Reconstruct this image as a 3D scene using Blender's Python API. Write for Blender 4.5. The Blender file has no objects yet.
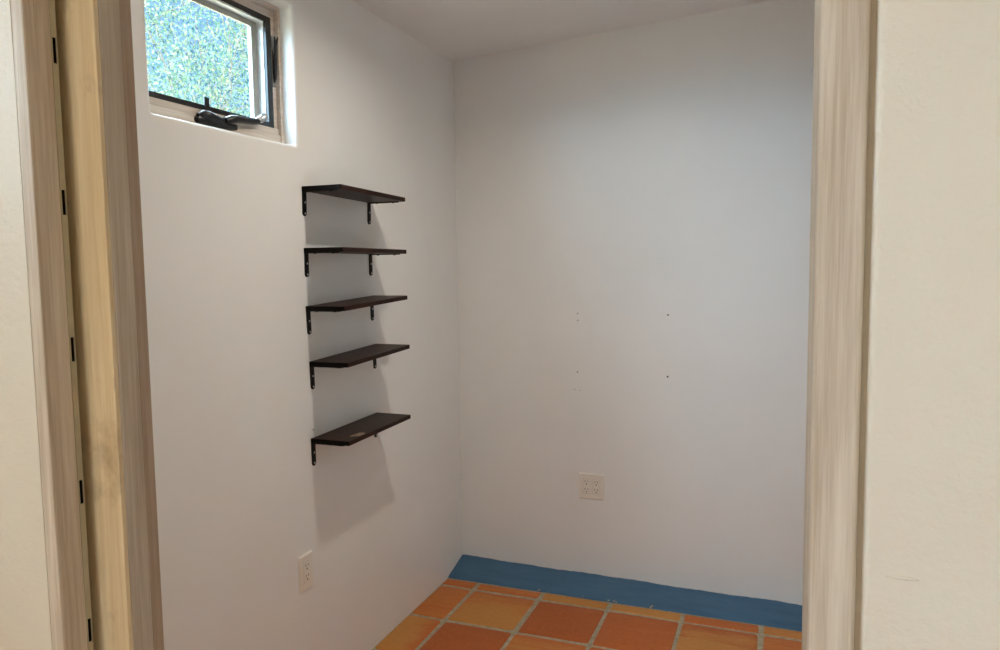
import bpy, bmesh, math, random
from mathutils import Vector, Matrix
random.seed(7)
S = bpy.context.scene
COL = S.collection
PI = math.pi

# ------------------------------------------------------------------ helpers
def s2l(c):
    return c / 12.92 if c <= 0.04045 else ((c + 0.055) / 1.055) ** 2.4
def rgb(r, g, b):
    return (s2l(r / 255), s2l(g / 255), s2l(b / 255), 1.0)

def link_mesh(name, bm, mat, parent=None, smooth=False, angle=None):
    me = bpy.data.meshes.new(name)
    bm.normal_update()
    bm.to_mesh(me); bm.free()
    for p in me.polygons:
        p.use_smooth = smooth
    if mat is not None:
        me.materials.append(mat)
    if smooth and angle is not None:
        try:
            me.set_sharp_from_angle(angle=math.radians(angle))
        except Exception:
            pass
    o = bpy.data.objects.new(name, me)
    COL.objects.link(o)
    if parent is not None:
        o.parent = parent
    return o

def tag(o, label=None, cat=None, group=None, kind=None):
    if label: o['label'] = label
    if cat: o['category'] = cat
    if group: o['group'] = group
    if kind: o['kind'] = kind
    return o

def empty(name, loc, label=None, cat=None, group=None, kind=None):
    o = bpy.data.objects.new(name, None)
    o.empty_display_size = 0.05
    o.location = loc
    COL.objects.link(o)
    return tag(o, label, cat, group, kind)

def box(bm, x0, x1, y0, y1, z0, z1, bev=0.0, seg=2):
    n0 = set(bm.verts)
    m = Matrix.Translation(((x0 + x1) / 2, (y0 + y1) / 2, (z0 + z1) / 2)) @ \
        Matrix.Diagonal((abs(x1 - x0), abs(y1 - y0), abs(z1 - z0), 1))
    r = bmesh.ops.create_cube(bm, size=1.0, matrix=m)
    if bev > 0:
        es = list({e for v in r['verts'] for e in v.link_edges})
        bmesh.ops.bevel(bm, geom=es, offset=bev, segments=seg, profile=0.5, affect='EDGES')
    return bm

def boxes(*bs, bev=0.0, seg=2):
    bm = bmesh.new()
    for b in bs:
        box(bm, *b, bev=bev, seg=seg)
    return bm

def disc(bm, c, axis, r, depth, n=16, bev=0.0):
    """short cylinder from c along axis"""
    ax = Vector(axis).normalized()
    q = ax.to_track_quat('Z', 'Y').to_matrix().to_4x4()
    m = Matrix.Translation(Vector(c) + ax * depth / 2) @ q
    r_ = bmesh.ops.create_cone(bm, cap_ends=True, segments=n, radius1=r, radius2=r, depth=depth, matrix=m)
    if bev > 0:
        es = [e for e in {e for v in r_['verts'] for e in v.link_edges} if len(e.link_faces) == 2 and
              any(len(f.verts) > 4 for f in e.link_faces)]
        bmesh.ops.bevel(bm, geom=es, offset=bev, segments=2, profile=0.5, affect='EDGES')
    return bm

def tube(bm, pts, radii, n=10):
    """tapering tube along points"""
    pts = [Vector(p) for p in pts]
    rings = []
    for i, p in enumerate(pts):
        d = (pts[min(i + 1, len(pts) - 1)] - pts[max(i - 1, 0)]).normalized()
        q = d.to_track_quat('Z', 'Y')
        rr = radii[i] if isinstance(radii[i], tuple) else (radii[i], radii[i])
        rings.append([bm.verts.new(p + q @ Vector((rr[0] * math.cos(2 * PI * k / n), rr[1] * math.sin(2 * PI * k / n), 0))) for k in range(n)])
    for a, b in zip(rings, rings[1:]):
        for k in range(n):
            bm.faces.new((a[k], a[(k + 1) % n], b[(k + 1) % n], b[k]))
    bm.faces.new(list(reversed(rings[0]))); bm.faces.new(rings[-1])
    return bm

def prism(bm, prof, a, b, mapf):
    """extrude a closed profile (list of 2-D points) from a to b; mapf(p, t) -> 3-D"""
    v0 = [bm.verts.new(mapf(p, a)) for p in prof]
    v1 = [bm.verts.new(mapf(p, b)) for p in prof]
    n = len(prof)
    for i in range(n):
        bm.faces.new((v0[i], v0[(i + 1) % n], v1[(i + 1) % n], v1[i]))
    bm.faces.new(list(reversed(v0))); bm.faces.new(v1)
    bmesh.ops.recalc_face_normals(bm, faces=bm.faces[:])
    return bm

# ------------------------------------------------------------------ materials
class NT:
    def __init__(self, name):
        self.m = bpy.data.materials.new(name); self.m.use_nodes = True
        self.t = self.m.node_tree; self.n = self.t.nodes
        self.b = self.n['Principled BSDF']; self.out = self.n['Material Output']
    def add(self, typ, **kw):
        x = self.n.new(typ)
        for k, v in kw.items(): setattr(x, k, v)
        return x
    def l(self, a, b): self.t.links.new(a, b)
    def coord(self, scale=(1, 1, 1), kind='Object'):
        tc = self.add('ShaderNodeTexCoord'); mp = self.add('ShaderNodeMapping')
        mp.inputs['Scale'].default_value = scale
        self.l(tc.outputs[kind], mp.inputs['Vector'])
        return mp.outputs['Vector']
    def noise(self, vec, scale, detail=4, rough=0.55, dist=0.0):
        x = self.add('ShaderNodeTexNoise')
        x.inputs['Scale'].default_value = scale; x.inputs['Detail'].default_value = detail
        x.inputs['Roughness'].default_value = rough; x.inputs['Distortion'].default_value = dist
        self.l(vec, x.inputs['Vector'])
        return x.outputs['Fac']
    def ramp(self, fac, stops):
        x = self.add('ShaderNodeValToRGB')
        e = x.color_ramp.elements
        while len(e) < len(stops): e.new(0.5)
        for i, (p, c) in enumerate(stops):
            e[i].position = p; e[i].color = c
        self.l(fac, x.inputs['Fac'])
        return x.outputs['Color']
    def mix(self, fac, a, b, mode='MIX'):
        x = self.add('ShaderNodeMix', data_type='RGBA', blend_type=mode)
        for sock, v in ((x.inputs[0], fac), (x.inputs[6], a), (x.inputs[7], b)):
            if hasattr(v, 'links') or isinstance(v, bpy.types.NodeSocket): self.l(v, sock)
            else: sock.default_value = v
        return x.outputs[2]
    def bump(self, h, strength=0.2, dist=0.01):
        x = self.add('ShaderNodeBump')
        x.inputs['Strength'].default_value = strength; x.inputs['Distance'].default_value = dist
        self.l(h, x.inputs['Height'])
        self.l(x.outputs['Normal'], self.b.inputs['Normal'])
    def base(self, c):
        if isinstance(c, bpy.types.NodeSocket): self.l(c, self.b.inputs['Base Color'])
        else: self.b.inputs['Base Color'].default_value = c
    def set(self, rough=0.5, metal=0.0, spec=0.5, coat=0.0, coat_r=0.1):
        self.b.inputs['Roughness'].default_value = rough
        self.b.inputs['Metallic'].default_value = metal
        self.b.inputs['Specular IOR Level'].default_value = spec
        self.b.inputs['Coat Weight'].default_value = coat
        self.b.inputs['Coat Roughness'].default_value = coat_r

def mat_plain(name, c, rough=0.5, metal=0.0, spec=0.5, var=0.06):
    t = NT(name)
    f = t.noise(t.coord(), 60, 3)
    d = tuple(max(0, x * (1 - var)) for x in c[:3]) + (1,)
    e = tuple(min(1, x * (1 + var)) for x in c[:3]) + (1,)
    t.base(t.ramp(f, [(0.3, d), (0.7, e)]))
    t.set(rough, metal, spec)
    return t.m

def mat_paint(name, c, rough=0.45, spec=0.5, wave=0.25, fine=0.08, mottle=0.02):
    """hand-plastered painted wall"""
    t = NT(name)
    v = t.coord()
    m = t.noise(v, 2.2, 4)
    d = tuple(x * (1 - mottle * 2) for x in c[:3]) + (1,)
    t.base(t.ramp(m, [(0.3, d), (0.7, c)]))
    t.set(rough, 0, spec)
    a = t.noise(v, 5.0, 3, 0.5)
    b = t.noise(v, 90, 3, 0.6)
    mul = t.add('ShaderNodeMath', operation='MULTIPLY_ADD')
    t.l(b, mul.inputs[0]); mul.inputs[1].default_value = fine; t.l(a, mul.inputs[2])
    t.bump(mul.outputs[0], wave, 0.012)
    return t.m

def mat_wood(name, dark, mid, light, axis='z', rough=0.6, smudge=None, knots=False, scale=1.0, coat=0.0, spec=0.4):
    t = NT(name)
    sc = {'z': (38, 38, 1.6), 'y': (38, 1.6, 38), 'x': (1.6, 38, 38)}[axis]
    sc = tuple(x * scale for x in sc)
    v = t.coord(sc)
    g = t.noise(v, 1.0, 6, 0.62, 0.6)
    col = t.ramp(g, [(0.28, dark), (0.5, mid), (0.72, light)])
    fsc = {'z': (160, 160, 5), 'y': (160, 5, 160), 'x': (5, 160, 160)}[axis]
    f = t.noise(t.coord(fsc), 1.0, 3, 0.7)
    col = t.mix(0.38, col, t.ramp(f, [(0.38, dark), (0.65, light)]))
    if smudge:
        s = t.noise(t.coord((9, 9, 7)), 1.0, 5, 0.65)
        sm = t.ramp(s, [(0.55, (0, 0, 0, 1)), (0.72, (0.55, 0.55, 0.55, 1))])
        col = t.mix(sm, col, smudge)
    if knots:
        vo = t.add('ShaderNodeTexVoronoi'); vo.inputs['Scale'].default_value = 1.0
        t.l(t.coord((16, 16, 6)), vo.inputs['Vector'])
        k = t.ramp(vo.outputs['Distance'], [(0.03, (0.7, 0.7, 0.7, 1)), (0.1, (0, 0, 0, 1))])
        col = t.mix(k, col, tuple(x * 0.5 for x in dark[:3]) + (1,))
    t.base(col)
    t.set(rough, 0, spec, coat, 0.25)
    t.bump(g, 0.12, 0.003)
    return t.m

M = {}
M['wall'] = mat_paint('interior white wall paint', rgb(239, 240, 240), rough=0.36, spec=0.5, wave=0.10, fine=0.05)
M['ceil'] = mat_paint('ceiling paint', rgb(240, 241, 243), rough=0.7, spec=0.3, wave=0.12)
M['plaster'] = mat_paint('hall cream plaster', rgb(220, 212, 194), rough=0.55, spec=0.4, wave=0.55, fine=0.25, mottle=0.035)
M['white_wood'] = mat_wood('whitewashed wood', rgb(168, 149, 126), rgb(198, 184, 163), rgb(222, 213, 197), 'z', 0.55)
M['gray_wood'] = mat_wood('grey washed door edge wood', rgb(170, 156, 137), rgb(192, 180, 162), rgb(212, 202, 187), 'z', 0.6)
M['brown_wood'] = mat_wood('brown grey door edge wood', rgb(154, 134, 114), rgb(174, 156, 136), rgb(190, 174, 156), 'z', 0.6)
M['pine'] = mat_wood('bare pine door face', rgb(208, 186, 144), rgb(228, 209, 170), rgb(240, 226, 194), 'z', 0.55,
                     smudge=rgb(132, 108, 74), knots=True)
M['win_wood'] = mat_wood('whitewashed window wood', rgb(188, 174, 162), rgb(212, 202, 191), rgb(228, 220, 212), 'y', 0.5)
M['shelf'] = mat_wood('dark stained shelf board', rgb(15, 7, 5), rgb(36, 18, 12), rgb(64, 35, 24), 'y', 0.42, scale=1.3, spec=0.10)
M['shelf_end_shade'] = mat_plain('black shelf end shade', rgb(5, 4, 4), 0.55, 0, .12)
M['black_metal'] = mat_plain('black bracket metal', rgb(5, 5, 6), 0.5, 0.0, .16)
M['steel'] = mat_plain('screw steel', rgb(190, 190, 188), 0.3, 0.9)
M['screen_black'] = mat_plain('black screen frame', rgb(13, 14, 17), 0.4)
M['crank'] = mat_plain('dark crank casting', rgb(30, 32, 37), 0.35, 0.3)
M['chrome'] = mat_plain('polished lever metal', rgb(200, 205, 210), 0.2, 0.95)
M['sash'] = mat_plain('sash shade grey', rgb(158, 158, 150), 0.5)  # grey holds the shade on the room side of the sash
M['liner'] = mat_plain('liner skylight tone', rgb(214, 218, 220), 0.5)
M['outlet'] = mat_plain('outlet plastic', rgb(235, 231, 223), 0.32, 0, 0.5, 0.01)
M['gap'] = mat_plain('insert seam', rgb(150, 142, 132), 0.7)
M['slot'] = mat_plain('dark slot', rgb(38, 32, 28), 0.7)
M['black_hole'] = mat_plain('dark void', rgb(10, 9, 8), 1.0, 0, 0.0)
M['hole'] = mat_plain('screw hole', rgb(70, 60, 52), 0.9)
M['strip'] = mat_plain('painted steel stud strip', rgb(176, 170, 146), 0.45, 0.2)
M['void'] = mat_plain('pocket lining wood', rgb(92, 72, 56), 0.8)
M['reveal'] = mat_plain('groove wood', rgb(158, 140, 112), 0.7)
M['bark'] = mat_plain('grey bark', rgb(120, 112, 104), 0.9, 0, 0.2, 0.2)
M['earth'] = mat_plain('dry earth', rgb(178, 158, 128), 0.95, 0, 0.2, 0.12)

# blue painted kerb
t = NT('blue kerb paint')
f = t.noise(t.coord((4, 18, 18)), 1.0, 5, 0.6)
t.base(t.ramp(f, [(0.3, rgb(58, 96, 128)), (0.7, rgb(74, 114, 146))]))
t.set(0.5, 0, 0.4); t.bump(t.noise(t.coord((14, 30, 30)), 1.0, 4), 0.25, 0.006)
M['blue'] = t.m
t = NT('sandy grout')
f = t.noise(t.coord(), 45, 5, 0.65)
t.base(t.ramp(f, [(0.3, rgb(152, 142, 120)), (0.7, rgb(190, 181, 158))]))
t.set(0.85, 0, 0.2); t.bump(t.noise(t.coord(), 160, 4), 0.4, 0.004)
M['grout'] = t.m
# saltillo tile: two fired-clay colours per tile, mixed in soft bands
t = NT('fired clay tile')
a1 = t.add('ShaderNodeAttribute', attribute_name='clay_a'); a2 = t.add('ShaderNodeAttribute', attribute_name='clay_b')
at = t.add('ShaderNodeAttribute', attribute_name='clay_t')
n1 = t.noise(t.coord((2.2, 16, 3)), 1.6, 5, 0.6, 0.5)
ad = t.add('ShaderNodeMath', operation='ADD')
t.l(at.outputs['Fac'], ad.inputs[0]); t.l(n1, ad.inputs[1])
mk = t.ramp(ad.outputs[0], [(0.68, (0, 0, 0, 1)), (1.0, (.9, .9, .9, 1))])
col = t.mix(mk, a1.outputs['Color'], a2.outputs['Color'])
sp = t.noise(t.coord(), 60, 4, 0.7)
col = t.mix(0.12, col, t.ramp(sp, [(0.35, rgb(120, 58, 26)), (0.65, rgb(220, 150, 84))]))
t.base(col); t.set(0.5, 0, 0.25)
t.bump(t.noise(t.coord(), 22, 4), 0.12, 0.006)
M['clay'] = t.m
# window glass: clear pane, thin
t = NT('window glass')
tr = t.add('ShaderNodeBsdfTransparent'); gl = t.add('ShaderNodeBsdfGlossy'); lw = t.add('ShaderNodeLayerWeight'); pw = t.add('ShaderNodeMath', operation='POWER'); fr = t.add('ShaderNodeMath', operation='MULTIPLY_ADD'); mx = t.add('ShaderNodeMixShader')
tr.inputs['Color'].default_value = (0.93, 0.97, 0.97, 1); gl.inputs['Roughness'].default_value = 0.02; pw.inputs[1].default_value = 5; fr.inputs[1].default_value = .96; fr.inputs[2].default_value = .04
lw.inputs['Blend'].default_value = .5; t.l(lw.outputs['Facing'], pw.inputs[0]); t.l(pw.outputs[0], fr.inputs[0])
t.l(fr.outputs[0], mx.inputs[0]); t.l(tr.outputs[0], mx.inputs[1]); t.l(gl.outputs[0], mx.inputs[2]); t.l(mx.outputs[0], t.out.inputs['Surface'])
M['glass'] = t.m
# leaves
t = NT('pale green leaves')
oi = t.add('ShaderNodeAttribute', attribute_name='leaf_v')
c = t.ramp(oi.outputs['Fac'], [(0.0, rgb(38, 63, 92)), (0.35, rgb(62, 92, 100)), (0.7, rgb(96, 118, 90)), (1.0, rgb(150, 158, 126))])
df = t.add('ShaderNodeBsdfDiffuse'); tl = t.add('ShaderNodeBsdfTranslucent'); mx = t.add('ShaderNodeMixShader')
mx.inputs[0].default_value = 0.4
t.l(c, df.inputs['Color']); t.l(c, tl.inputs['Color']); t.l(df.outputs[0], mx.inputs[1]); t.l(tl.outputs[0], mx.inputs[2]); t.l(mx.outputs[0], t.out.inputs['Surface'])
M['leaf'] = t.m

# ------------------------------------------------------------------ measurements (metres; room corner at the origin)
CAM = Vector((1.48191, -3.30213, 1.48800)); FPX = 747.69
RX, HALL_Y, YF, YB = 1.78, -6.0, -2.673, -2.528     # right wall, hall rear, partition front and back faces
SLOPE, HC = 0.0639, 2.44                              # ceiling rises to the right
def ceil_z(x): return HC + SLOPE * x
FY0 = -1.870                                         # hidden near side of the window frame
WY0, WY1, WZ0, WZ1 = -1.8365, -1.243, 1.875, 2.312     # window opening in the left wall
WT = 0.145                                             # left wall thickness

# ------------------------------------------------------------------ floor
def tile_floor():
    bm = bmesh.new()
    la = bm.verts.layers.float_color.new('clay_a'); lb = bm.verts.layers.float_color.new('clay_b'); lt = bm.verts.layers.float.new('clay_t')
    P, X0, Y0, G = 0.3115, 0.1652, -0.2524, 0.0185
    RED, ORA, LOR, YEL = rgb(182, 96, 44), rgb(194, 108, 52), rgb(200, 126, 62), rgb(198, 140, 72)
    DRED = rgb(174, 90, 42)
    fixed = {(0, -1): (LOR, RED, 0), (1, -1): (ORA, LOR, .25), (2, -1): (LOR, YEL, .5), (3, -1): (YEL, YEL, .5), (4, -1): (ORA, RED, .2), (5, -1): (LOR, YEL, .3), (0, -1): (ORA, RED, .2),
             (0, 0): (ORA, LOR, .35), (1, 0): (ORA, YEL, 'top'), (2, 0): (RED, DRED, .5), (3, 0): (ORA, RED, .5), (4, 0): (RED, YEL, 'top'), (5, 0): (ORA, LOR, .3),
             (0, 1): (ORA, YEL, 'right'), (1, 1): (RED, DRED, .5), (2, 1): (ORA, YEL, 'top'), (3, 1): (ORA, RED, .4), (4, 1): (YEL, ORA, .3)}
    rnd = random.Random(3)
    for i in range(0, 12):
        for j in range(-1, 20):
            xa = X0 + (i - 1) * P if i > 0 else 0.004 - G / 2
            xb = X0 + i * P
            yb = Y0 - j * P if j >= 0 else -0.1815 + G / 2
            ya = Y0 - (j + 1) * P
            if xa > 2.6 or ya < HALL_Y: continue
            x0, x1, y0, y1 = xa + G / 2, xb - G / 2, ya + G / 2, yb - G / 2
            jit = lambda: rnd.uniform(-.0028, .0028)
            a, b, tt = fixed.get((i, j), (rnd.choice([ORA, RED, LOR]), rnd.choice([YEL, RED, LOR]), rnd.uniform(.15, .6)))
            r = 0.012 if (y1 - y0) > .1 else .006
            pts = []
            for cx, cy, s in ((x1 - r, y1 - r, 0), (x0 + r, y1 - r, 1), (x0 + r, y0 + r, 2), (x1 - r, y0 + r, 3)):
                jx, jy = jit(), jit()
                for k in range(4):
                    an = (s + k / 3) * PI / 2
                    pts.append((cx + jx + r * math.cos(an), cy + jy + r * math.sin(an)))
            cxm, cym = (x0 + x1) / 2, (y0 + y1) / 2
            rings = []
            for inset, z in ((0.0, -0.008), (0.0, -0.0035), (0.0018, -0.0008), (0.006, 0.0)):
                ring = []
                for (px, py) in pts:
                    dx, dy = px - cxm, py - cym
                    kx = 1 - inset / max((x1 - x0) / 2, .02); ky = 1 - inset / max((y1 - y0) / 2, .01)
                    ring.append(bm.verts.new((cxm + dx * kx, cym + dy * ky, z)))
                rings.append(ring)
            n = len(pts)
            # top as a small grid would be overkill: ring to inner ring to centre
            inner = [bm.verts.new((cxm + (px - cxm) * .45, cym + (py - cym) * .45, 0.0004)) for px, py in pts]
            rings.append(inner)
            for ra, rb in zip(rings, rings[1:]):
                for k in range(n):
                    bm.faces.new((ra[k], ra[(k + 1) % n], rb[(k + 1) % n], rb[k]))
            bm.faces.new(inner)
            for v in [v for ring in rings for v in ring]:
                v[la] = a; v[lb] = b
                fy = (v.co.y - y0) / (y1 - y0); fx = (v.co.x - x0) / (x1 - x0)
                if tt == 'top': v[lt] = .72 - .62 * max(0, (fy - .45) / .55)
                elif tt == 'right': v[lt] = .75 - .7 * max(0, (fx - .45) / .55)
                else: v[lt] = tt
    return bm
fl = empty('floor', (0, 0, 0), 'terracotta tile floor with wide sandy grout joints', kind='structure')
link_mesh('tile', tile_floor(), M['clay'], fl, smooth=True, angle=50)['kind'] = 'stuff'
link_mesh('grout', boxes((-0.05, 2.8, HALL_Y - .1, 0.05, -0.12, -0.0035)), M['grout'], fl)

# ------------------------------------------------------------------ left wall with rounded window reveal
def wall_with_window():
    bm = bmesh.new()
    # front face strips around a margin rectangle
    mg = 0.022
    ya, yb, za, zb = WY0 - mg, WY1 + mg, WZ0 - mg, WZ1 + mg
    Yn, Yf, Zt = HALL_Y, 0.12, 3.0
    ys = [Yn, ya, yb, Yf]; zs = [-0.1, za, zb, Zt]
    g = {}
    for x in (0.0, -WT):
        for i, y in enumerate(ys):
            for k, z in enumerate(zs):
                g[x, i, k] = bm.verts.new((x, y, z))
    for x in (0.0, -WT):
        for i in range(3):
            for k in range(3):
                if i == 1 and k == 1: continue
                # hall daylight opening is cut separately
                bm.faces.new((g[x, i, k], g[x, i + 1, k], g[x, i + 1, k + 1], g[x, i, k + 1]))
    # reveal: loops of a rounded rectangle, bullnose edge, down to the outside
    R0 = 0.012
    prof = [(R0 * (1 - math.cos(a)) - R0, -R0 * (1 - math.sin(a)) if False else 0) for a in (0,)]
    loops = []
    N = 6
    def rr(off, x):
        """rectangle grown by off, corner radius cr"""
        cr = 0.010 + off * 0.6
        y0, y1, z0, z1 = WY0 - off, WY1 + off, WZ0 - off, WZ1 + off
        out = []
        for cy, cz, s in ((y1 - cr, z1 - cr, 0), (y0 + cr, z1 - cr, 1), (y0 + cr, z0 + cr, 2), (y1 - cr, z0 + cr, 3)):
            for k in range(N + 1):
                an = (s + k / N) * PI / 2
                out.append(bm.verts.new((x, cy + cr * math.cos(an), cz + cr * math.sin(an))))
        return out
    for k in range(7):
        a = k / 6 * PI / 2
        loops.append(rr(R0 * (1 - math.sin(a)), -R0 * (1 - math.cos(a))))
    for x in (-0.05, -0.10, -WT):
        loops.append(rr(0, x))
    n = len(loops[0])
    for la, lb in zip(loops, loops[1:]):
        for k in range(n):
            bm.faces.new((la[k], la[(k + 1) % n], lb[(k + 1) % n], lb[k]))
    # bridge the margin rectangle with the first loop (front) and the last loop (outside)
    for x, lp in ((0.0, loops[0]), (-WT, loops[-1])):
        cs = [g[x, 2, 2], g[x, 1, 2], g[x, 1, 1], g[x, 2, 1]]
        for s in range(4):
            seg = lp[s * (N + 1):(s + 1) * (N + 1)]
            for k in range(N):
                bm.faces.new((cs[s], seg[k], seg[k + 1]))
            bm.faces.new((cs[s], seg[-1], lp[((s + 1) * (N + 1)) % n], cs[(s + 1) % 4]))
    # close the outer rim
    for i in range(3):
        bm.faces.new((g[0.0, i, 3], g[0.0, i + 1, 3], g[-WT, i + 1, 3], g[-WT, i, 3]))
        bm.faces.new((g[0.0, i, 0], g[0.0, i + 1, 0], g[-WT, i + 1, 0], g[-WT, i, 0]))
    for k in range(3):
        bm.faces.new((g[0.0, 3, k], g[0.0, 3, k + 1], g[-WT, 3, k + 1], g[-WT, 3, k]))
        bm.faces.new((g[0.0, 0, k], g[0.0, 0, k + 1], g[-WT, 0, k + 1], g[-WT, 0, k]))
    bmesh.ops.recalc_face_normals(bm, faces=bm.faces[:])
    return bm
# the left wall stops at the hall's added side opening
HW = (-3.56, -3.16, 1.72, 2.10)      # unseen hall opening added in the same outside wall to light the plaster
def wall_left_all():
    global HALL_Y
    keep = HALL_Y; HALL_Y = YF
    bm = wall_with_window(); HALL_Y = keep
    return bm
wl = link_mesh('wall_left', wall_left_all(), M['wall'], smooth=True, angle=40)
tag(wl, 'white plastered left wall holding the small high window and five shelves', kind='structure')
wo = link_mesh('wall_hall_left', boxes((-WT, 0, HALL_Y, HW[0], -.1, 2.9), (-WT, 0, HW[1], YF, -.1, 2.9),
      (-WT, 0, HW[0], HW[1], -.1, HW[2]), (-WT, 0, HW[0], HW[1], HW[3], 2.9)), M['plaster'])
tag(wo, 'cream hall wall to the left of the doorway, with an added daylight opening', kind='structure')

# back wall with screw holes
wb = link_mesh('wall_back', boxes((-WT, RX + .15, 0, .15, -.1, 3.0)), M['wall'])
tag(wb, 'white back wall of the small room with a blue painted kerb', kind='structure')
def hole_mesh(c, axis, r):
    bm = bmesh.new(); disc(bm, c, axis, r, 0.0012, 10, 0.0003); return bm
for x, z, r in ((.596, 1.256, .0026), (.596, 1.224, .0026), (.594, .987, .003), (.580, .905, .0022), (.606, .902, .0018), (1.002, 1.254, .0038), (1.002, .982, .0042)):
    link_mesh('screw_hole', hole_mesh((x, 0.0006, z), (0, -1, 0), r), M['hole'], wb)
link_mesh('screw_hole', hole_mesh((-0.0006, -1.2077, .9375), (1, 0, 0), .003), M['hole'], wl)
wr = link_mesh('wall_right', boxes((RX, RX + .15, YB, 0, -.1, 3.0)), M['wall'])
tag(wr, 'white right wall of the small room, hidden behind the door jamb', kind='structure')

# ceiling (sloping up to the right)
bm = bmesh.new()
prism(bm, [(-WT, ceil_z(-WT)), (RX + .15, ceil_z(RX + .15)), (RX + .15, 3.05), (-WT, 3.05)], YB - .02, .15, lambda p, y: (p[0], y, p[1]))
ce = link_mesh('ceiling', bm, M['ceil']); tag(ce, 'off white ceiling of the small room sloping up to the right', kind='structure')
hc = link_mesh('ceiling_hall', boxes((-WT, 2.8, HALL_Y - .1, YF + .02, 2.5, 3.05)), M['plaster']); tag(hc, 'cream hall ceiling in front of the doorway', kind='structure')
link_mesh('wall_hall_right', boxes((2.65, 2.8, HALL_Y, YF, -.1, 2.52)), M['plaster'])
RW = (1.1, 2.0, 1.0, 1.9)         # unseen rear hall opening, added to let light in
link_mesh('wall_hall_rear', boxes((-WT, RW[0], HALL_Y - .15, HALL_Y, -.1, 2.52), (RW[1], 2.8, HALL_Y - .15, HALL_Y, -.1, 2.52),
          (RW[0], RW[1], HALL_Y - .15, HALL_Y, -.1, RW[2]), (RW[0], RW[1], HALL_Y - .15, HALL_Y, RW[3], 2.52)), M['plaster'])
for n_, lb in (('wall_hall_right', 'cream hall wall on the far right of the doorway'), ('wall_hall_rear', 'cream hall wall opposite the doorway')):
    tag(bpy.data.objects[n_], lb, kind='structure')

# ------------------------------------------------------------------ partition with the pocket-door opening
XL, XR = 0.662, 1.5022          # jamb faces
HEAD = 2.06
def partition():
    bm = bmesh.new()
    box(bm, 0.0, 0.6425, YF, -2.631, -.02, HEAD)          # front skin of the pocket
    box(bm, 0.0, 0.640, -2.556, YB, -.02, HEAD)          # back skin of the pocket
    # right part, with a rounded plaster return beside the jamb
    r = 0.006
    x0 = 1.5415
    prof = [(x0 + r * (1 - math.sin(a)) , YF + r * (1 - math.cos(a))) for a in [k / 5 * PI / 2 for k in range(6)]]
    prof = prof + [(x0, YB), (2.66, YB), (2.66, YF)]
    prism(bm, prof, -.02, HEAD, lambda p, z: (p[0], p[1], z))
    box(bm, 0.0, 2.66, YF, YB, HEAD, 2.99)
    return bm
wf = link_mesh('wall_front', partition(), M['plaster'], smooth=True, angle=40)
tag(wf, 'cream plastered partition either side of the doorway', kind='structure')
# dab of plaster standing proud on the right part
for (x, z, a, b) in ((1.5690, 1.243, .012, .0016), (1.565, 1.70, .002, .01)):
    bm = bmesh.new(); bmesh.ops.create_uvsphere(bm, u_segments=14, v_segments=8, radius=1, matrix=Matrix.Translation((x, YF, z)) @ Matrix.Diagonal((a, .0016, b, 1)))
    link_mesh('plaster_dab', bm, M['plaster'], wf, smooth=True)

# left jamb of the pocket
tl = empty('trim_1', (XL, YF, 0), 'whitewashed left jamb post with a slotted steel strip', kind='structure')
def local(o, parent):
    o.parent = parent; o.matrix_parent_inverse = Matrix.Translation(parent.location).inverted(); return o
local(link_mesh('jamb_post', boxes((0.6425, XL, YF, -2.6385, 0, HEAD), bev=.0018), M['white_wood']), tl)
def slotted_strip():
    bm = bmesh.new()
    x0, x1 = 0.6425, XL - .0006
    ya, yb = -2.6385, -2.6305
    zs = [0.0]
    k = -6
    while True:
        c = 1.7486 + k * 0.1797
        if c - .015 > HEAD: break
        if c > .05: zs += [c - .0152, c + .0152]
        k += 1
    zs.append(HEAD)
    for i in range(0, len(zs) - 1, 1):
        if i % 2 == 0: box(bm, x0, x1, ya, yb, zs[i], zs[i + 1])
        else:
            box(bm, x0, x1, yb - .0016, yb, zs[i], zs[i + 1])      # thin web left beside the slot
            box(bm, x0, x1, ya, ya + .0019, zs[i], zs[i + 1])
            box(bm, x0, x1 - .010, ya, yb, zs[i], zs[i + 1])
    return bm, zs
sb, zs = slotted_strip()
ss = local(link_mesh('steel_strip', sb, M['strip']), tl); ss['label'] = 'pale steel strip punched with slots'
for i in range(1, len(zs) - 1, 2):
    local(link_mesh('slot', boxes((XL - .0098, XL - .0010, -2.6364, -2.6322, zs[i] + .0003, zs[i + 1] - .0003)), M['black_hole']), tl)
# back jamb post of the pocket and lining
bp = local(link_mesh('back_post', boxes((0.640, XL, -2.556, YB, 0, HEAD), bev=.0018), M['white_wood']), tl)
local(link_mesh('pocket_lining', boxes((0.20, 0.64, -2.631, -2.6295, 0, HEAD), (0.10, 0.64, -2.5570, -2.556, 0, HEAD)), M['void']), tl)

# pocket door slid almost fully into the wall
dr = empty('door_1', (0.7066, -2.587, 0), 'bare pine sliding door standing slightly out of its wall pocket', kind='structure')
DX = 0.7066
local(link_mesh('door_face', boxes((0.02, DX - .0006, -2.616, -2.609, .012, 2.05), bev=.0012), M['pine']), dr)
de = local(link_mesh('door_edge', boxes((0.02, DX, -2.6090, -2.5775, .012, 2.05), bev=.0015), M['gray_wood']), dr); de['label'] = 'grey washed leading edge'
db = local(link_mesh('back_panel', boxes((0.02, DX - .0010, -2.5775, -2.5590, .012, 2.05), bev=.0015), M['brown_wood']), dr); db['label'] = 'browner wood strip along the back of the edge'

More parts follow.
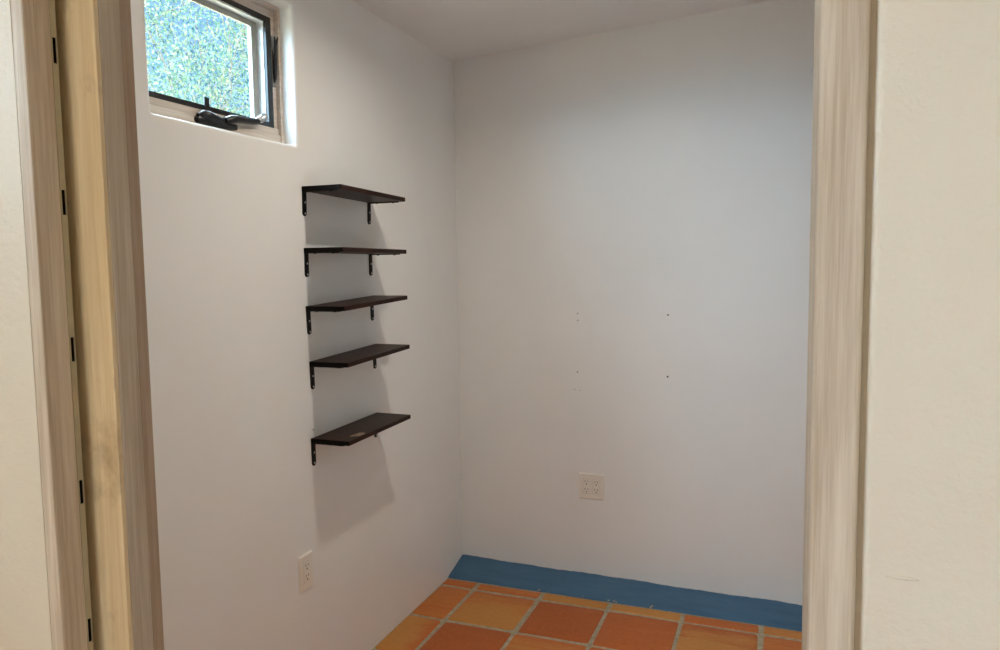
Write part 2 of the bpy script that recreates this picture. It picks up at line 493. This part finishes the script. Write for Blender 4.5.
# right jamb
tr_ = empty('trim_2', (XR, YF, 0), 'whitewashed right jamb post of the doorway with a narrow dark groove', kind='structure')
local(link_mesh('jamb_post', boxes((XR, XR + .0349, YF, YB, 0, HEAD), bev=.0042, seg=4), M['white_wood']), tr_)
g_ = local(link_mesh('groove_strip', boxes((XR + .0349, 1.5415, YF + .006, YB, 0, HEAD)), M['reveal']), tr_); g_['label'] = 'recessed olive brown strip beside the plaster'
hd = link_mesh('trim_3', boxes((XL, XR, YF, YB, HEAD - .02, HEAD)), M['white_wood']); tag(hd, 'whitewashed head board over the doorway', kind='structure')

# ------------------------------------------------------------------ blue kerb along the back wall
def kerb():
    bm = bmesh.new()
    rnd = random.Random(11)
    n = 90
    rows = []
    for i in range(n + 1):
        x = 0.001 + (RX - .002) * i / n
        h = 0.0455 - .010 * x + .0018 * math.sin(x * 9 + 1) + .0012 * math.sin(x * 23) + rnd.uniform(-.0010, .0010)
        d = 0.1735 - .009 * x * 0 + rnd.uniform(-.0012, .0012)
        row = [(0.0, h + .0005), (-.006, h), (-.02, h * .93), (-.06, h * .70), (-.11, h * .42), (-d * .93, h * .11 + .002), (-d, -.002)]
        rows.append([bm.verts.new((x, y, z)) for y, z in row] + [bm.verts.new((x, 0.0, -.002))])
    m = len(rows[0])
    for a, b in zip(rows, rows[1:]):
        for k in range(m):
            bm.faces.new((a[k], a[(k + 1) % m], b[(k + 1) % m], b[k]))
    bm.faces.new(rows[0]); bm.faces.new(list(reversed(rows[-1])))
    bmesh.ops.recalc_face_normals(bm, faces=bm.faces[:])
    return bm
kb = link_mesh('baseboard_back', kerb(), M['blue'], smooth=True, angle=50)
tag(kb, 'rough blue painted sloping kerb along the foot of the back wall', kind='structure')
for x, y, z, s in ((.455, -.170, .004, .006), (.50, -.173, .002, .003), (.66, -.169, .004, .003), (.775, -.168, .004, .005), (.80, -.168, .004, .005), (.81, -.171, .002, .004), (.965, -.164, .006, .005), (.96, -.171, .002, .006)):
    bm = bmesh.new()
    bmesh.ops.create_icosphere(bm, subdivisions=2, radius=s, matrix=Matrix.Translation((x, y, z)) @ Matrix.Diagonal((1, .8, .6, 1)))
    for v in bm.verts: v.co += Vector((random.uniform(-1, 1), random.uniform(-1, 1), random.uniform(-1, 1))) * s * .22
    link_mesh('grout_crumb', bm, M['grout'], kb, smooth=True)

# ------------------------------------------------------------------ window
win = empty('window_1', (-0.05, (WY0 + WY1) / 2, WZ0), 'small high awning window with whitewashed frame and black screen frame', kind='structure')
def ring(bm, x0, x1, y0, y1, z0, z1, wy, wz0, wz1, bev=0.001):
    """rectangular frame between x0..x1, side members wy wide, bottom wz0, top wz1"""
    box(bm, x0, x1, y0, y0 + wy, z0, z1, bev); box(bm, x0, x1, y1 - wy, y1, z0, z1, bev)
    box(bm, x0, x1, y0 + wy, y1 - wy, z0, z0 + wz0, bev); box(bm, x0, x1, y0 + wy, y1 - wy, z1 - wz1, z1, bev)
bm = bmesh.new()
ring(bm, -.064, -.049, FY0, WY1, WZ0, WZ1, .0125, .012, .0125, .0012)           # inner stop
f1 = local(link_mesh('stop_bead', bm, M['win_wood']), win)
bm = bmesh.new()
ring(bm, -.130, -.0645, FY0, WY1, WZ0, WZ1, .0335, .052, .041, .0012)           # frame behind the stop
f2 = local(link_mesh('window_frame', bm, M['win_wood']), win)
bm = bmesh.new()
box(bm, -.0745, -.0655 + .012, FY0 + .012, WY1 - .012, WZ0 + .012, WZ0 + .0345, .0015)   # bottom rail in two steps
box(bm, -.0745, -.0655 + .006, FY0 + .012, WY1 - .012, WZ0 + .0345, WZ0 + .0545, .0015)
f3 = local(link_mesh('bottom_rail', bm, M['win_wood']), win)
bm = bmesh.new()
ring(bm, -.0700, -.0600, FY0 + .034, WY1 - .034, WZ0 + .053, WZ1 - .039, .0245, .0165, .0165, .0012)
f4 = local(link_mesh('screen_frame', bm, M['screen_black']), win); f4['label'] = 'black insect screen frame'
bm = boxes((-.0615, -.0555, -1.589, -1.570, 1.936, 1.9665), bev=.0012)
local(link_mesh('screen_tab', bm, M['screen_black']), win)
bm = bmesh.new()
ring(bm, -.130, -.0705, FY0 + .0337, WY1 - .0337, WZ0 + .0522, WZ1 - .0412, .0262, .0172, .0150, .0008)  # added liner, its pale colour stands in for skylight on the jamb
f6 = local(link_mesh('jamb_liner', bm, M['liner']), win); f6['label'] = 'liner behind the screen with skylight put into its pale colour'
bm = bmesh.new()
ring(bm, -.1035, -.0950, FY0 + .0608, WY1 - .0608, WZ0 + .0700, WZ1 - .0570, .0245, .006, .017, .0012)
f5 = local(link_mesh('sash', bm, M['sash']), win)
bm = bmesh.new()
ring(bm, -.1050, -.1005, FY0 + .0850, WY1 - .0850, WZ0 + .0755, WZ1 - .0735, .0045, .004, .005, .0008)
local(link_mesh('glazing_bead', bm, M['sash']), f5); bpy.data.objects['glazing_bead'].matrix_parent_inverse = Matrix.Translation(win.location).inverted()
bm = boxes((-.1033, -.1018, FY0 + .0855, WY1 - .0855, WZ0 + .0762, WZ1 - .0752))
gp = link_mesh('glass_pane', bm, M['glass']); local(gp, win)
# crank operator on the bottom rail
ck = empty('crank', (0, 0, 0)); 
bpy.data.objects.remove(ck)
def crank_body():
    bm = bmesh.new()
    # escutcheon plate, long rounded
    n = 24
    def cap(yc, w, h, zc, x0, x1, bev):
        pts = []
        for k in range(n):
            a = 2 * PI * k / n
            ry = (w / 2 - h / 2)
            pts.append((yc + (ry if math.cos(a) > 0 else -ry) + h / 2 * math.cos(a), zc + h / 2 * math.sin(a)))
        lo = []
        for x, sc in ((x0, 1.0), (x1 - bev, 1.0), (x1, 1 - 2 * bev / h)):
            lo.append([bm.verts.new((x, yc + (p - yc) * (1 - (1 - sc) * .3), zc + (z - zc) * sc)) for p, z in pts])
        for a, b in zip(lo, lo[1:]):
            for k in range(n): bm.faces.new((a[k], a[(k + 1) % n], b[(k + 1) % n], b[k]))
        bm.faces.new(lo[-1]); bm.faces.new(list(reversed(lo[0])))
    cap(-1.556, .158, .017, 1.8965, -.056, -.034, .004)
    # gear housing: swelling lump toward the near end
    tube(bm, [(-.047, -1.628, 1.906), (-.043, -1.612, 1.910), (-.042, -1.590, 1.909), (-.044, -1.560, 1.906), (-.046, -1.530, 1.903), (-.048, -1.508, 1.902)],
         [(.008, .008), (.016, .015), (.018, .016), (.014, .015), (.012, .014), (.008, .010)], 14)
    bmesh.ops.recalc_face_normals(bm, faces=bm.faces[:])
    return bm
cb = local(link_mesh('crank_housing', crank_body(), M['crank'], smooth=True, angle=50), win); cb['label'] = 'dark cast crank operator on the bottom rail'
bm = bmesh.new()
tube(bm, [(-.041, -1.527, 1.909), (-.036, -1.505, 1.917), (-.034, -1.485, 1.921), (-.036, -1.45, 1.923), (-.038, -1.41, 1.927), (-.038, -1.385, 1.931)],
     [(.012, .010), (.015, .012), (.012, .011), (.0105, .010), (.011, .010), (.010, .009)], 12)
ha = link_mesh('crank_handle', bm, M['crank'], smooth=True, angle=50); local(ha, win)
bm = bmesh.new()
tube(bm, [(-.040, -1.394, 1.932), (-.036, -1.376, 1.938), (-.030, -1.362, 1.948), (-.028, -1.356, 1.953)], [.007, .011, .0125, .008], 12)
kn = link_mesh('crank_knob', bm, M['chrome'], smooth=True, angle=50); local(kn, win); kn['label'] = 'bright metal knob at the end of the crank handle'
# lock lever on the right side of the frame
bm = bmesh.new()
yl = WY1 - .0240
tube(bm, [(-.063, yl, 2.072), (-.058, yl, 2.085), (-.055, yl, 2.12), (-.054, yl, 2.16), (-.052, yl, 2.19)], [(.003, .003), (.0055, .004), (.0065, .0045), (.006, .0045), (.005, .004)], 10)
tube(bm, [(-.052, yl, 2.185), (-.050, yl - .004, 2.20), (-.049, yl - .006, 2.215)], [.004, .0038, .002], 8)
tube(bm, [(-.052, yl, 2.185), (-.050, yl + .004, 2.20), (-.048, yl + .008, 2.216)], [.004, .0038, .002], 8)
lv = link_mesh('lock_lever', bm, M['crank'], smooth=True, angle=50); local(lv, win); lv['label'] = 'dark forked lock lever on the side of the frame'
bm = boxes((-.066, -.0605, yl - .006, yl + .006, 2.06, 2.22), bev=.001)
lp = link_mesh('lock_plate', bm, M['chrome']); local(lp, win)

# ------------------------------------------------------------------ shelves
SL, SW, ST = 0.4330, 0.1495, 0.0150
def shelf_board():
    bm = bmesh.new()
    box(bm, 0.0005, SW, 0, SL, -ST, 0, .0012, 1)
    return bm
def bracket_mesh(y):
    """flat L strip, horizontal arm under the board, vertical arm on the wall"""
    w, th, H_, A = .0215, .0028, .081, .128
    bm = bmesh.new()
    # vertical arm with rounded foot
    pts = [(y, -ST), (y + w, -ST)]
    zc = -ST - H_ + w / 2
    for k in range(9):
        a = -k / 8 * PI
        pts.append((y + w / 2 + w / 2 * math.cos(a), zc + w / 2 * math.sin(a)))
    prism(bm, pts, 0.0004, th, lambda p, x: (x, p[0], p[1]))
    pts = [(0.0004, y), (A - w / 2, y)]
    for k in range(9):
        a = -PI / 2 + k / 8 * PI
        pts.append((A - w / 2 + w / 2 * math.cos(a), y + w / 2 + w / 2 * math.sin(a)))
    pts += [(0.0004, y + w)]
    prism(bm, pts, -ST - th, -ST - .0001, lambda p, z: (p[0], p[1], z))
    bmesh.ops.recalc_face_normals(bm, faces=bm.faces[:])
    return bm
SHELVES = [(-1.227, 1.7472, -.0100), (-1.227, 1.5472, -.0036), (-1.228, 1.3556, .0165), (-1.219, 1.1700, .0150), (-1.225, .9108, .0055)]
SLAB = ['topmost of the five dark wooden wall shelves, its underside showing', 'second dark wooden wall shelf from the top, seen edge on',
        'middle one of the five dark wooden wall shelves', 'fourth dark wooden wall shelf from the top, second from the bottom',
        'lowest of the five dark wooden wall shelves, with a pale spot on top']
proto = empty('wall_shelf', (0, 0, 0), 'x', 'shelf', 'dark wooden wall shelves')
bo = link_mesh('board', shelf_board(), M['shelf'], proto)
ends = link_mesh('end_shade', boxes((0.0008, SW - .0006, -.0006, .0005, -ST + .0004, -.0004)), M['shelf_end_shade'], proto)  # near end lies in shade; that darkness is put into the colour
ends['label'] = 'end of the board with its shade put into a black colour'
for y in (0.0006, SL - .0225 - .0015):
    br = link_mesh('bracket', bracket_mesh(y), M['black_metal'], proto)
    for z in (-ST - .036, -ST - .072):
        bm = bmesh.new(); disc(bm, (.0028, y + .0125, z), (1, 0, 0), .0034, .0016, 12, .0005)
        link_mesh('screw', bm, M['steel'], br, smooth=True, angle=40)
    for x in (.035, .105):
        bm = bmesh.new(); disc(bm, (x, y + .0108, -ST - .0028), (0, 0, -1), .0042, .0022, 12, .0006)
        link_mesh('board_screw', bm, M['black_metal'], br, smooth=True, angle=40)
def copy_tree(o, parent=None):
    c = o.copy(); COL.objects.link(c); c.parent = parent
    for ch in list(o.children): copy_tree(ch, c)
    return c
for i, (y, z, tz) in enumerate(SHELVES):
    o = proto if i == 0 else copy_tree(proto)
    o.location = (0, y, z); o.rotation_euler = (math.atan2(tz, SL), 0, 0)
    o['label'] = SLAB[i]
    if i == 4:  # irregular paler patch on top of the lowest board
        bm = bmesh.new()
        rnd = random.Random(5)
        for cx, cy, a, b in ((.128, .098, .016, .030), (.118, .075, .008, .014)):
            vs = [bm.verts.new((cx + a * math.cos(k / 18 * 2 * PI) * rnd.uniform(.75, 1.1), cy + b * math.sin(k / 18 * 2 * PI) * rnd.uniform(.75, 1.1), .0004)) for k in range(18)]
            bm.faces.new(vs)
        sc = link_mesh('spot', bm, mat_plain('pale board spot', rgb(160, 138, 118), .6, 0, .4, .3), o)
        sc['label'] = 'pale patch on the board'

# ------------------------------------------------------------------ outlets (built in a local frame: plate in the X-Z plane facing -Y)
def plate_mesh(w, h, d=.0065):
    bm = bmesh.new()
    lo = []
    for ins, y in ((0, 0), (0, -.0022), (.0008, -.0034), (.004, -d), ):
        lo.append([bm.verts.new((sx * (w / 2 - ins), y, sz * (h / 2 - ins))) for sx, sz in ((-1, -1), (1, -1), (1, 1), (-1, 1))])
    for a, b in zip(lo, lo[1:]):
        for k in range(4): bm.faces.new((a[k], a[(k + 1) % 4], b[(k + 1) % 4], b[k]))
    bm.faces.new(lo[-1]); bm.faces.new(list(reversed(lo[0])))
    bmesh.ops.recalc_face_normals(bm, faces=bm.faces[:])
    return bm
def outlet(name, loc, rz, w, h, gangs, label):
    t = empty(name, loc, label, 'electrical outlet'); t.rotation_euler = (0, 0, rz)
    link_mesh('cover_plate', plate_mesh(w, h), M['outlet'], t)
    for gx in gangs:
        # receptacle insert with a fine gap line around it
        link_mesh('insert_gap', boxes((gx - .0172, gx + .0172, -.0067, -.004, -.0342, .0342)), M['gap'], t)
        ins = link_mesh('receptacle', boxes((gx - .0166, gx + .0166, -.0078, -.004, -.0336, .0336), bev=.0012), M['outlet'], t)
        for cz in (.0185, -.0175):
            link_mesh('blade_slot', boxes((gx - .0075, gx - .0051, -.0080, -.006, cz + .0005, cz + .0095)), M['slot'], ins)
            link_mesh('blade_slot', boxes((gx + .0053, gx + .0075, -.0080, -.006, cz + .0015, cz + .0090)), M['slot'], ins)
            bm = bmesh.new(); disc(bm, (gx, -.006, cz - .0075), (0, -1, 0), .0030, .0020, 12)
            link_mesh('ground_hole', bm, M['slot'], ins)
        for sz in (1, -1):
            bm = bmesh.new(); disc(bm, (gx, -.006, sz * .0484), (0, -1, 0), .0026, .0011, 12, .0003)
            link_mesh('plate_screw', bm, M['outlet'], t)
    return t
outlet('outlet', (.6592, -.0002, .4572), 0, .118, .1195, (-.0233, .0233), 'square double electrical outlet with four sockets on the back wall')
outlet('outlet', (.0002, -1.2805, .4733), PI / 2, .0715, .1215, (0,), 'narrow white electrical outlet on the left wall below the shelves')

# ------------------------------------------------------------------ outside: ground and trees seen through the window
gd = link_mesh('ground', boxes((-40, -WT - .01, -40, 40, -.35, -.12)), M['earth']); tag(gd, 'dry ground outside the window', kind='structure')
def make_tree(loc, R, ctr, n, seed, label):
    rnd = random.Random(seed)
    t = empty('tree', loc, label, 'tree')
    bm = bmesh.new()
    tips = []
    def branch(p, d, L, r, lvl):
        pts = [p]; rad = [r]
        q = p.copy(); dd = d.copy()
        for k in range(5):
            dd = (dd + Vector((rnd.uniform(-1, 1), rnd.uniform(-1, 1), rnd.uniform(-.5, .9))) * .22).normalized()
            q = q + dd * L / 5; pts.append(q.copy()); rad.append(max(.004, r * (1 - .14 * (k + 1))))
        tube(bm, pts, rad, 7 if lvl < 2 else 5)
        if lvl >= 2: tips.extend(pts[1:])
        if lvl < 4:
            for k in range(4 if lvl < 2 else 3):
                s = rnd.choice(pts[2:]) if lvl else pts[rnd.choice((3, 4, 5))]
                nd = (dd + Vector((rnd.uniform(-1, 1), rnd.uniform(-1, 1), rnd.uniform(-.3, .8))) * .95).normalized()
                branch(s.copy(), nd, L * rnd.uniform(.55, .78), rad[-1] * .72, lvl + 1)
    branch(Vector((0, 0, -.15)), Vector((0, 0, 1)), ctr * .62, .13, 0)
    tk = link_mesh('trunk', bm, M['bark'], t, smooth=True)
    verts, faces, vals = [], [], []
    for i in range(n):
        while True:
            u = Vector((rnd.uniform(-1, 1), rnd.uniform(-1, 1), rnd.uniform(-1, 1)))
            if u.length < 1: break
        if rnd.random() < .45:
            p = rnd.choice(tips) + u * .28
        else:
            p = Vector((u.x * R, u.y * R, ctr + u.z * R * .85))
            # open gaps in the crown
            if math.sin(p.x * 3.1 + seed) + math.sin(p.y * 2.7) + math.sin(p.z * 3.7 + 2) < -.7: continue
        a = Vector((rnd.gauss(0, 1), rnd.gauss(0, 1), rnd.gauss(0, 1))).normalized()
        b = a.orthogonal().normalized()
        L = rnd.uniform(.030, .060); W = L * rnd.uniform(.25, .40)
        k = len(verts)
        verts += [p - a * L / 2, p + b * W / 2, p + a * L / 2, p - b * W / 2]
        faces.append((k, k + 1, k + 2, k + 3))
        v = min(1, max(0, rnd.gauss(.55, .25)))
        vals += [v] * 4
    me = bpy.data.meshes.new('foliage'); me.from_pydata(verts, [], faces)
    at = me.attributes.new('leaf_v', 'FLOAT', 'POINT'); at.data.foreach_set('value', vals)
    me.materials.append(M['leaf'])
    fo = bpy.data.objects.new('foliage', me); COL.objects.link(fo); fo.parent = t
    return t
make_tree((-4.6, 3.3, -.12), 2.3, 3.9, 42000, 21, 'pale leafy tree filling the view through the window')
make_tree((-10.6, 7.4, -.12), 2.8, 4.6, 26000, 33, 'second leafy tree farther off behind the near one')

# ------------------------------------------------------------------ light
w = bpy.data.worlds.new('sky'); S.world = w; w.use_nodes = True
nt = w.node_tree
bg = nt.nodes['Background']
sky = nt.nodes.new('ShaderNodeTexSky'); sky.sky_type = 'NISHITA'; sky.sun_disc = False
sky.sun_elevation = math.radians(48); sky.sun_rotation = math.radians(115); sky.altitude = 1800; sky.ozone_density = 2.0
SKY_LOW, HIGH_FILL, SIDE_FILL = 0.22, 22.0, 29.0
# blue sky near the horizon, brighter zone added out of view higher up as fill
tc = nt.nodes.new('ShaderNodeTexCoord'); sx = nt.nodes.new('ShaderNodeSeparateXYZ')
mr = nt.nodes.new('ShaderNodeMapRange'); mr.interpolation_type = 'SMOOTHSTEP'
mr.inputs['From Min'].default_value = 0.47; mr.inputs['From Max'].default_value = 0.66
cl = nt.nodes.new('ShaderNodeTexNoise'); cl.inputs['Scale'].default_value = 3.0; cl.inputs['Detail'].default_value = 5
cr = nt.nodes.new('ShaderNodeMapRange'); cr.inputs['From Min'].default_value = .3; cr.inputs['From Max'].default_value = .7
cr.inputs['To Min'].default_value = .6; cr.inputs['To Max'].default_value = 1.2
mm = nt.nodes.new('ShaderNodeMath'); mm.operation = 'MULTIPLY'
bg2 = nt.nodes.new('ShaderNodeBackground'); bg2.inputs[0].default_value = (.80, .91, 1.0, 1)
ad = nt.nodes.new('ShaderNodeAddShader'); ms = nt.nodes.new('ShaderNodeMath'); ms.operation = 'MULTIPLY'; ms.inputs[1].default_value = HIGH_FILL
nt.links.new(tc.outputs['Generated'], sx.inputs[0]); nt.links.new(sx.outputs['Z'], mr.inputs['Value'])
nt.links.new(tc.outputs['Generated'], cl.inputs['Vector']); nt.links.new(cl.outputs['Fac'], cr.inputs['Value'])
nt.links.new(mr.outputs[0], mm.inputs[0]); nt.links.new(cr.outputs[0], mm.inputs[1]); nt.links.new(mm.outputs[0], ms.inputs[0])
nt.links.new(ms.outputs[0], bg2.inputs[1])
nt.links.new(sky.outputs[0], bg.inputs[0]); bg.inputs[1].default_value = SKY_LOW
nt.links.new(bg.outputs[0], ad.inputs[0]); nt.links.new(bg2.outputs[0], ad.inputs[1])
# unseen bright sky patch, added to light the window reveal and back wall
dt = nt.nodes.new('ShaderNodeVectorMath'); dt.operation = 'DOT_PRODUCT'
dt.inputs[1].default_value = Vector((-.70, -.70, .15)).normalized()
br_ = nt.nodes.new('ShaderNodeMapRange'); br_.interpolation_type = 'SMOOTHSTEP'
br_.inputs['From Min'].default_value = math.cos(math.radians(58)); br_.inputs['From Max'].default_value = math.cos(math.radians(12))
br_.inputs['To Max'].default_value = SIDE_FILL
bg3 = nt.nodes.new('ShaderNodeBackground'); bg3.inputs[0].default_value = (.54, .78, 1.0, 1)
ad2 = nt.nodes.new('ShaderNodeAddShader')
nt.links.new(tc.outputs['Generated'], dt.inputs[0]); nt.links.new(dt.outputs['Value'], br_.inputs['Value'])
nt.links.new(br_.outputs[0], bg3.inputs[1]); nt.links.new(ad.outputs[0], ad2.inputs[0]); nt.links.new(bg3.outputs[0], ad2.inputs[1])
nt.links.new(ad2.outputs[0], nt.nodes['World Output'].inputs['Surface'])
def light(name, typ, loc, energy, color, **kw):
    d = bpy.data.lights.new(name, typ); d.energy = energy; d.color = color
    for k, v in kw.items(): setattr(d, k, v)
    o = bpy.data.objects.new(name, d); o.location = loc; COL.objects.link(o); return o
sun = light('sun', 'SUN', (6, 4, 9), 2.0, (1, .96, .9), angle=math.radians(.53))
sun.rotation_euler = Vector((-.66, -.30, -.70)).to_track_quat('-Z', 'Y').to_euler()
# recessed ceiling downlight of the small room
dl = light('ceiling_lamp', 'AREA', (.775, -1.30, 2.475), 6.9, (1.0, .91, .76), shape='DISK', size=.07, spread=math.radians(156))
# added fill panel in the unseen rear opening of the hall
wd = light('hall_rear_fill', 'AREA', (1.55, HALL_Y + .02, 1.45), 9, (.80, .91, 1.0), shape='RECTANGLE', size=.9, size_y=.9)
wd.rotation_euler = (PI / 2, 0, 0)
# ceiling lamp of the hall
hl = light('hall_ceiling_lamp', 'AREA', (.66, -4.1, 2.46), 11.0, (1.0, .92, .78), shape='DISK', size=.2)

# ------------------------------------------------------------------ camera
cd = bpy.data.cameras.new('camera'); cam = bpy.data.objects.new('camera', cd); COL.objects.link(cam)
cd.sensor_width = 36; cd.lens = FPX / 1000 * 36; cd.clip_start = .02; cd.clip_end = 300
r = Vector((0.93408825, 0.35679261, -0.01334819)); u = Vector((-0.01688375, 0.08148377, 0.99653165)); f = Vector((-0.35664279, 0.93062314, -0.08213703))
cam.matrix_world = Matrix(((r.x, u.x, -f.x, CAM.x), (r.y, u.y, -f.y, CAM.y), (r.z, u.z, -f.z, CAM.z), (0, 0, 0, 1)))
S.camera = cam
vs = S.view_settings
vs.view_transform = 'Standard'; vs.look = 'None'; vs.exposure = 0.23; vs.gamma = 1.0; vs.use_curve_mapping = False
S.cycles.use_denoising = True
S.cycles.max_bounces = 10; S.cycles.diffuse_bounces = 6; S.cycles.sample_clamp_indirect = 8
